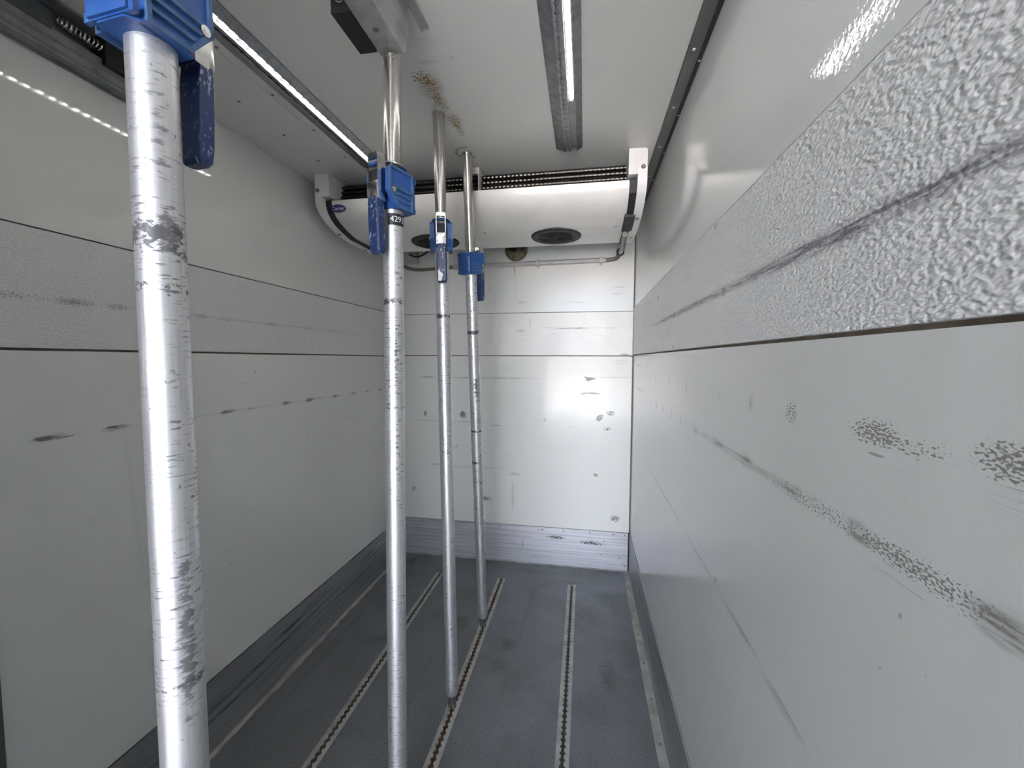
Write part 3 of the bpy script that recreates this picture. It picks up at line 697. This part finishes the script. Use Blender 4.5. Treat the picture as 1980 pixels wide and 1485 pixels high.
# badge
bm = B(); n = 40
LX, LZ = -1.101, 2.036
prism(bm, [(LX+.038*math.cos(2*PI*i/n), .0165*math.sin(2*PI*i/n)) for i in range(n)], 1, -.0012, .0008)
tilt = Matrix.Rotation(math.radians(24), 3, 'X')
bmesh.ops.rotate(bm, cent=(LX, 0, 0), verts=bm.verts, matrix=tilt); bmesh.ops.translate(bm, verts=bm.verts, vec=(0, 1.7375, LZ))
badge = cu('badge', bm, 'logo_blue'); badge['label'] = 'navy oval maker badge with white lettering'
me = text_mesh('Carrier', .0215, .25, .95)
bm = B(); bm.from_mesh(me); bmesh.ops.rotate(bm, verts=bm.verts, matrix=Matrix.Rotation(PI/2, 3, 'X'))
bmesh.ops.translate(bm, verts=bm.verts, vec=(0, -.0016, 0)); bmesh.ops.rotate(bm, verts=bm.verts, matrix=tilt)
bmesh.ops.translate(bm, verts=bm.verts, vec=(LX, 1.7375, LZ)); cu('lettering', bm, 'white_print', badge)
del me

# ------------------------------------------------------------------ hoses, conduit, opening
bm = B(); path_tube(bm, smooth_path([(.176, 1.985, 1.934), (.178, 2.08, 1.933), (.186, 2.25, 1.934), (.190, 2.45, 1.968), (.194, 2.60, 2.018), (.198, 2.646, 2.020), (.196, 2.652, 1.996), (.180, 2.654, 1.982), (.150, 2.654, 1.9775), (.10, 2.654, 1.976)], 6), .0125, 12)
hs = tag(obj('drain_hose', bm, 'hose', None, True), 'olive drain hose curving from the cooling unit end into the conduit', 'hose')
bm = B(); path_tube(bm, [(.190+.0165*math.cos(2*PI*i/20), 2.40+.004*math.sin(2*PI*i/20), 1.957+.0165*math.sin(2*PI*i/20)) for i in range(21)], .004, 8)
obj('hose_clamp', bm, 'rubber', hs, True)
bm = B(); path_tube(bm, smooth_path([(-.845, 2.654, 1.967), (-.95, 2.654, 1.962), (-1.05, 2.654, 1.957), (-1.13, 2.654, 1.960), (-1.19, 2.650, 1.975), (-1.222, 2.64, 2.00), (-1.225, 2.60, 2.05)], 6), .0105, 12)
tag(obj('drain_hose', bm, 'hose', None, True), 'dark drain hose sagging into the conduit from the left corner', 'hose')
cd = empty('conduit', (-.36, YB, 1.97)); tag(cd, 'pale plastic conduit clipped along the end wall under the cooling unit', 'conduit')
def cdz(x): return (x+.852)/.972*.010+1.9665-1.97
bm = B(); cyl(bm, (-.50, -.0175, cdz(-.86)), (.482, -.0175, cdz(.12)), .0150, seg=20); obj('pipe', bm, 'conduit', cd, True)
for x in (-.80, -.30, .095):
    bm = B(); xx = x+.36; zz = cdz(x)
    pts = [(xx, -.0005, zz+.030), (xx, -.002, zz+.019), (xx, -.017, zz+.0165), (xx, -.034, zz+.004), (xx, -.034, zz-.004), (xx, -.017, zz-.0165), (xx, -.002, zz-.019), (xx, -.0005, zz-.030)]
    for i in range(len(pts)-1):
        p, q = Vector(pts[i]), Vector(pts[i+1]); box(bm, xx-.008, xx+.008, min(p.y, q.y)-.001, max(p.y, q.y)-.0, min(p.z, q.z)-.0005, max(p.z, q.z)+.0005)
    obj('clip', bm, 'box_white', cd)
jb = bx('junction_box', 'box_white', None, -1.205, -1.105, YB-.030, YB-.0005, 1.998, 2.085, .006); tag(jb, 'small white junction box on the end wall below the cooling unit', 'junction box')
bm = B(); path_tube(bm, smooth_path([(-1.15, 2.62, 2.05), (-1.10, 2.60, 2.03), (-1.06, 2.60, 2.035), (-1.03, 2.62, 2.06), (-1.02, 2.648, 2.09)], 5), .005, 8)
obj('cable', bm, 'rubber', jb, True)
po = empty('pipe_opening', (HOLE[0], YB, HOLE[1])); tag(po, 'round pipe hole in the end wall packed with brown foam', 'opening')
bm = B(); r = HOLE[2]
bmesh.ops.create_icosphere(bm, subdivisions=4, radius=1)
for v in bm.verts:
    d = v.co.normalized(); k = 1+.10*math.sin(7*d.x+3*d.z)*math.cos(9*d.z)+.05*math.sin(23*d.x+4)*math.sin(19*d.z)
    v.co = Vector((d.x*r*.93*min(k, 1.06), d.y*.016*k+.005, d.z*r*.93*min(k, 1.06)))
obj('foam', bm, 'foam', po, True)
bm = B(); pts = [(r*math.cos(2*PI*i/36), -.001, r*math.sin(2*PI*i/36)) for i in range(37)]; path_tube(bm, pts, .003, 6); obj('rim', bm, 'sealant', po, True)
bm = B(); cyl(bm, (-.018, -.004, .004), (-.016, -.030, .030), .024, .022, 18); obj('pipe', bm, 'rubber', po, True)

# ------------------------------------------------------------------ load bars
R_OUT, R_IN = .0238, .0197
tube_mats = [
    tube_mat('tube_aluminium_a', 1, [(1.492, .035, 1.0), (1.44, .02, .5), (.975, .012, .6)], [(-.55, 1.62, .9, .16, .5), (-.35, 1.50, .8, .05, 1.0), (-.35, 1.02, .7, .16, .85), (-.4, 1.10, .6, .05, .7), (-.45, 1.3, .5, .12, .45)], amount=1.0),
    tube_mat('tube_aluminium_b', 2, [(1.497, .018, .8), (1.243, .010, .7)], [(-.6, 1.56, .8, .05, .6), (-.9, 1.35, .5, .20, .6), (-.9, 1.15, .5, .2, .55)], amount=.9),
    tube_mat('tube_aluminium_c', 3, [(1.512, .016, .95), (1.55, .02, .4)], [(-.9, 1.05, .6, .08, .6), (-1.2, .35, .6, .1, .4)], amount=.8),
    tube_mat('tube_aluminium_d', 4, [(1.495, .016, 1.1), (1.05, .010, .9), (.90, .012, .8), (.80, .010, .7)], [(-1.0, 1.25, .9, .14, .65), (-.8, 1.1, .6, .1, .6)], amount=1.2),
]
inner_mat = tube_mat('tube_stainless', 9, [], [], base=(0.52, 0.495, 0.465), rough=.22, amount=.3)

def load_bar(idx, base, top, zc, yaw, label, sticker=False, cut_top=None):
    b, t = Vector(base), Vector(top); L = (t-b).length; ax = (t-b).normalized()
    q = Vector((0, 0, 1)).rotation_difference(ax)
    root = empty('load_bar', b); root.rotation_mode = 'QUATERNION'
    root.rotation_quaternion = q
    tag(root, label, 'load bar', 'telescopic load bars standing in a row')
    k = L/(t.z-b.z); hz = zc*k            # height of the clamp bottom along the bar
    bm = B(); lathe(bm, [(R_OUT-.004, .064), (R_OUT-.001, .0645), (R_OUT+.0004, .068), (R_OUT+.0004, .118), (R_OUT, .120), (R_OUT, hz+.085), (R_IN, hz+.085)], 48)
    obj('outer_tube', bm, tube_mats[idx], root, True)
    bm = B(); lathe(bm, [(0, .0028), (.0145, .0028), (.0168, .006), (.0168, .010), (.0160, .014), (.0160, .064), (.0182, .0645), (.0182, .068)], 32)
    obj('foot_pin', bm, 'steel', root, True)
    bm = B(); lathe(bm, [(R_IN, hz+.02), (R_IN, L-.012), (R_IN+.0008, L-.011), (R_IN+.0008, L-.003), (R_IN-.001, L-.001), (0, L-.0008)], 40)
    obj('inner_tube', bm, inner_mat, root, True)
    # ---- clamp, built with the lever towards local +x then turned
    cl = empty('clamp', (0, 0, hz), (0, 0, yaw)); cl.parent = root
    bm = B()
    prism(bm, [(-.040, -.019), (-.040, .019), (-.030, .0285), (.026, .0285), (.026, -.0285), (-.030, -.0285)], 2, .000, .088)
    for s in (-1, 1):
        side = [(-.030, .000), (-.030, .088), (.040, .088), (.0455, .082), (.0455, .034), (.018, .000)]
        a, b_ = s*.0225, s*.0335
        prism(bm, side, 1, min(a, b_), max(a, b_)) if False else None
        A = [bm.verts.new((x, a, z)) for x, z in side]; C = [bm.verts.new((x, b_, z)) for x, z in side]; n = len(side)
        for i in range(n): bm.faces.new((A[i], A[(i+1) % n], C[(i+1) % n], C[i]))
        bm.faces.new(A[::-1]); bm.faces.new(C)
    obj_h = obj('housing', bm, 'blue', cl)
    # raised frame and ribs on both cheeks
    for s in (-1, 1):
        bm = B(); a, b_ = s*.0325, s*.0375; y0, y1 = min(a, b_), max(a, b_)
        def bar(pts):
            A = [bm.verts.new((x, y0, z)) for x, z in pts]; C = [bm.verts.new((x, y1, z)) for x, z in pts]; n = len(pts)
            for i in range(n): bm.faces.new((A[i], A[(i+1) % n], C[(i+1) % n], C[i]))
            bm.faces.new(A[::-1]); bm.faces.new(C)
        bar([(-.030, .000), (-.030, .088), (-.025, .088), (-.025, .000)])
        bar([(-.025, .0835), (-.025, .088), (.040, .088), (.041, .0835)])
        bar([(.040, .088), (.0455, .082), (.0455, .034), (.0405, .034), (.0405, .083)])
        bar([(.0455, .036), (.018, .000), (.012, .000), (.0405, .0405)])
        bar([(-.025, .000), (-.025, .0045), (.0165, .0045), (.013, .000)])
        bar([(-.025, .0405), (-.025, .0455), (.0405, .0455), (.0405, .0405)])
        bar([(-.025, .0275), (-.025, .0315), (.033, .0315), (.029, .0275)])
        bar([(-.025, .0150), (-.025, .0190), (.024, .0190), (.020, .0150)])
        obj('rib_frame', bm, 'blue_edge', obj_h)
        bm = B(); cyl(bm, (.034, s*.033, .036), (.034, s*.0395, .036), .0062, seg=16); cyl(bm, (.034, s*.0395, .036), (.034, s*.0402, .036), .003, seg=6); obj('screw', bm, 'chrome', obj_h, True)
    bm = B(); box(bm, -.0445, -.0405, -.028, .028, .004, .080, .001); box(bm, -.0415, -.036, -.0345, .0345, .002, .012); box(bm, -.0415, -.036, -.0345, .0345, .070, .084); obj('back_plate', bm, 'blue', obj_h, True)
    # tilted grip washer round the inner tube
    bm = B(); lathe(bm, [(R_IN+.0008, -.0016), (.0325, -.0016), (.0325, .0016), (R_IN+.0008, .0016), (R_IN+.0008, -.0016)], 36)
    bmesh.ops.rotate(bm, verts=bm.verts, matrix=Matrix.Rotation(math.radians(-7), 3, 'Y')); bmesh.ops.translate(bm, verts=bm.verts, vec=(0, 0, .101)); obj('grip_washer', bm, 'chrome', cl, True)
    # link straps and bridge
    lk = B()
    for s in (-1, 1):
        pts = [(.038, .010), (.038, .106), (.044, .114), (.058, .114), (.0615, .110), (.0615, .040), (.056, .010)]
        y0, y1 = sorted((s*.0135, s*.0158)); A = [lk.verts.new((x, y0, z)) for x, z in pts]; C = [lk.verts.new((x, y1, z)) for x, z in pts]; n = len(pts)
        for i in range(n): lk.faces.new((A[i], A[(i+1) % n], C[(i+1) % n], C[i]))
        lk.faces.new(A[::-1]); lk.faces.new(C)
    box(lk, .052, .0618, -.0135, .0135, .103, .1142); obj('link_strap', lk, 'chrome', cl)
    bm = B(); cyl(bm, (.050, -.0130, .095), (.050, .0130, .095), .0045, seg=14); obj('pin', bm, 'blue', cl, True)
    bm = B(); box(bm, .030, .056, -.013, .013, .050, .080, .002); obj('spring_block', bm, 'rubber', cl, True)
    bm = B(); box(bm, .044, .0645, -.0155, .0155, .013, .050, .0015); obj('lever_neck', bm, 'chrome', cl, True)
    # lever: tapered, bowed channel
    bm = B(); secs = [(.024, .0640, .0470, .0150), (.000, .0655, .0440, .0158), (-.040, .0640, .0410, .0165), (-.085, .0620, .0400, .0165), (-.104, .0600, .0400, .0155), (-.110, .0560, .0430, .0130)]; rings = []
    for z, xo, xi, hw in secs:
        e = .0035
        rings.append([bm.verts.new(p) for p in ((xi, -hw, z), (xo-e, -hw, z), (xo, -hw+e, z), (xo, hw-e, z), (xo-e, hw, z), (xi, hw, z))])
    for p, r2 in zip(rings, rings[1:]):
        for i in range(6): bm.faces.new((p[i], p[(i+1) % 6], r2[(i+1) % 6], r2[i]))
    bm.faces.new(rings[0][::-1]); bm.faces.new(rings[-1]); lv = obj('lever', bm, 'lever', cl)
    if idx == 2:
        bm = B(); A = [bm.verts.new(p) for p in ((.0622, -.0125, -.105), (.0645, -.0125, -.069), (.0640, .0035, -.083), (.0630, -.0015, -.105))]; bm.faces.new(A); st = obj('torn_sticker', bm, 'white_print', lv)
        for v in st.data.vertices: v.co.x += .0004
    if sticker:
        # black number label wrapped round the tube
        a0, a1, z0, z1 = math.radians(-94), math.radians(27), hz-.0365, hz-.0095
        bm = B(); n = 22; rr = R_OUT+.0004
        A = [bm.verts.new((rr*math.cos(a0+(a1-a0)*i/n), rr*math.sin(a0+(a1-a0)*i/n), z0)) for i in range(n+1)]
        C = [bm.verts.new((rr*math.cos(a0+(a1-a0)*i/n), rr*math.sin(a0+(a1-a0)*i/n), z1)) for i in range(n+1)]
        for i in range(n): bm.faces.new((A[i], A[i+1], C[i+1], C[i]))
        lb = obj('number_label', bm, 'label_black', root, True); lb['label'] = 'black label with white number'
        me = text_mesh('4293', .0192, 0, .96)
        bm = B(); bm.from_mesh(me); bmesh.ops.triangulate(bm, faces=bm.faces[:]); bmesh.ops.subdivide_edges(bm, edges=bm.edges[:], cuts=1)
        rr = R_OUT+.0009; am = .5*(a0+a1)-.08
        for v in bm.verts:
            x, y = v.co.x, v.co.y; a = am+x/rr; v.co = Vector((rr*math.cos(a), rr*math.sin(a), .5*(z0+z1)+y))
        tx = obj('lettering', bm, 'white_print', lb)
    return root

load_bar(0, (-.464, .393, 0), (-.4955, .4177, H-.1085), 1.713, math.radians(86), 'load bar with the widest black scuff band, its lever turned away beside the left rail')
load_bar(1, (-.468, .952, 0), (-.456, .952, H-.1085), 1.713, math.radians(-110), 'load bar with a black number label, its head under the bulkhead rail', sticker=True)
load_bar(2, (-.490, 1.474, 0), (-.488, 1.359, H-.001), 1.729, math.radians(-72), 'load bar with a torn white sticker on its blue lever')
load_bar(3, (-.490, 1.970, 0), (-.469, 1.630, H-.001), 1.715, math.radians(58), 'leaning load bar nearest the cooling unit, rust ring round its head')
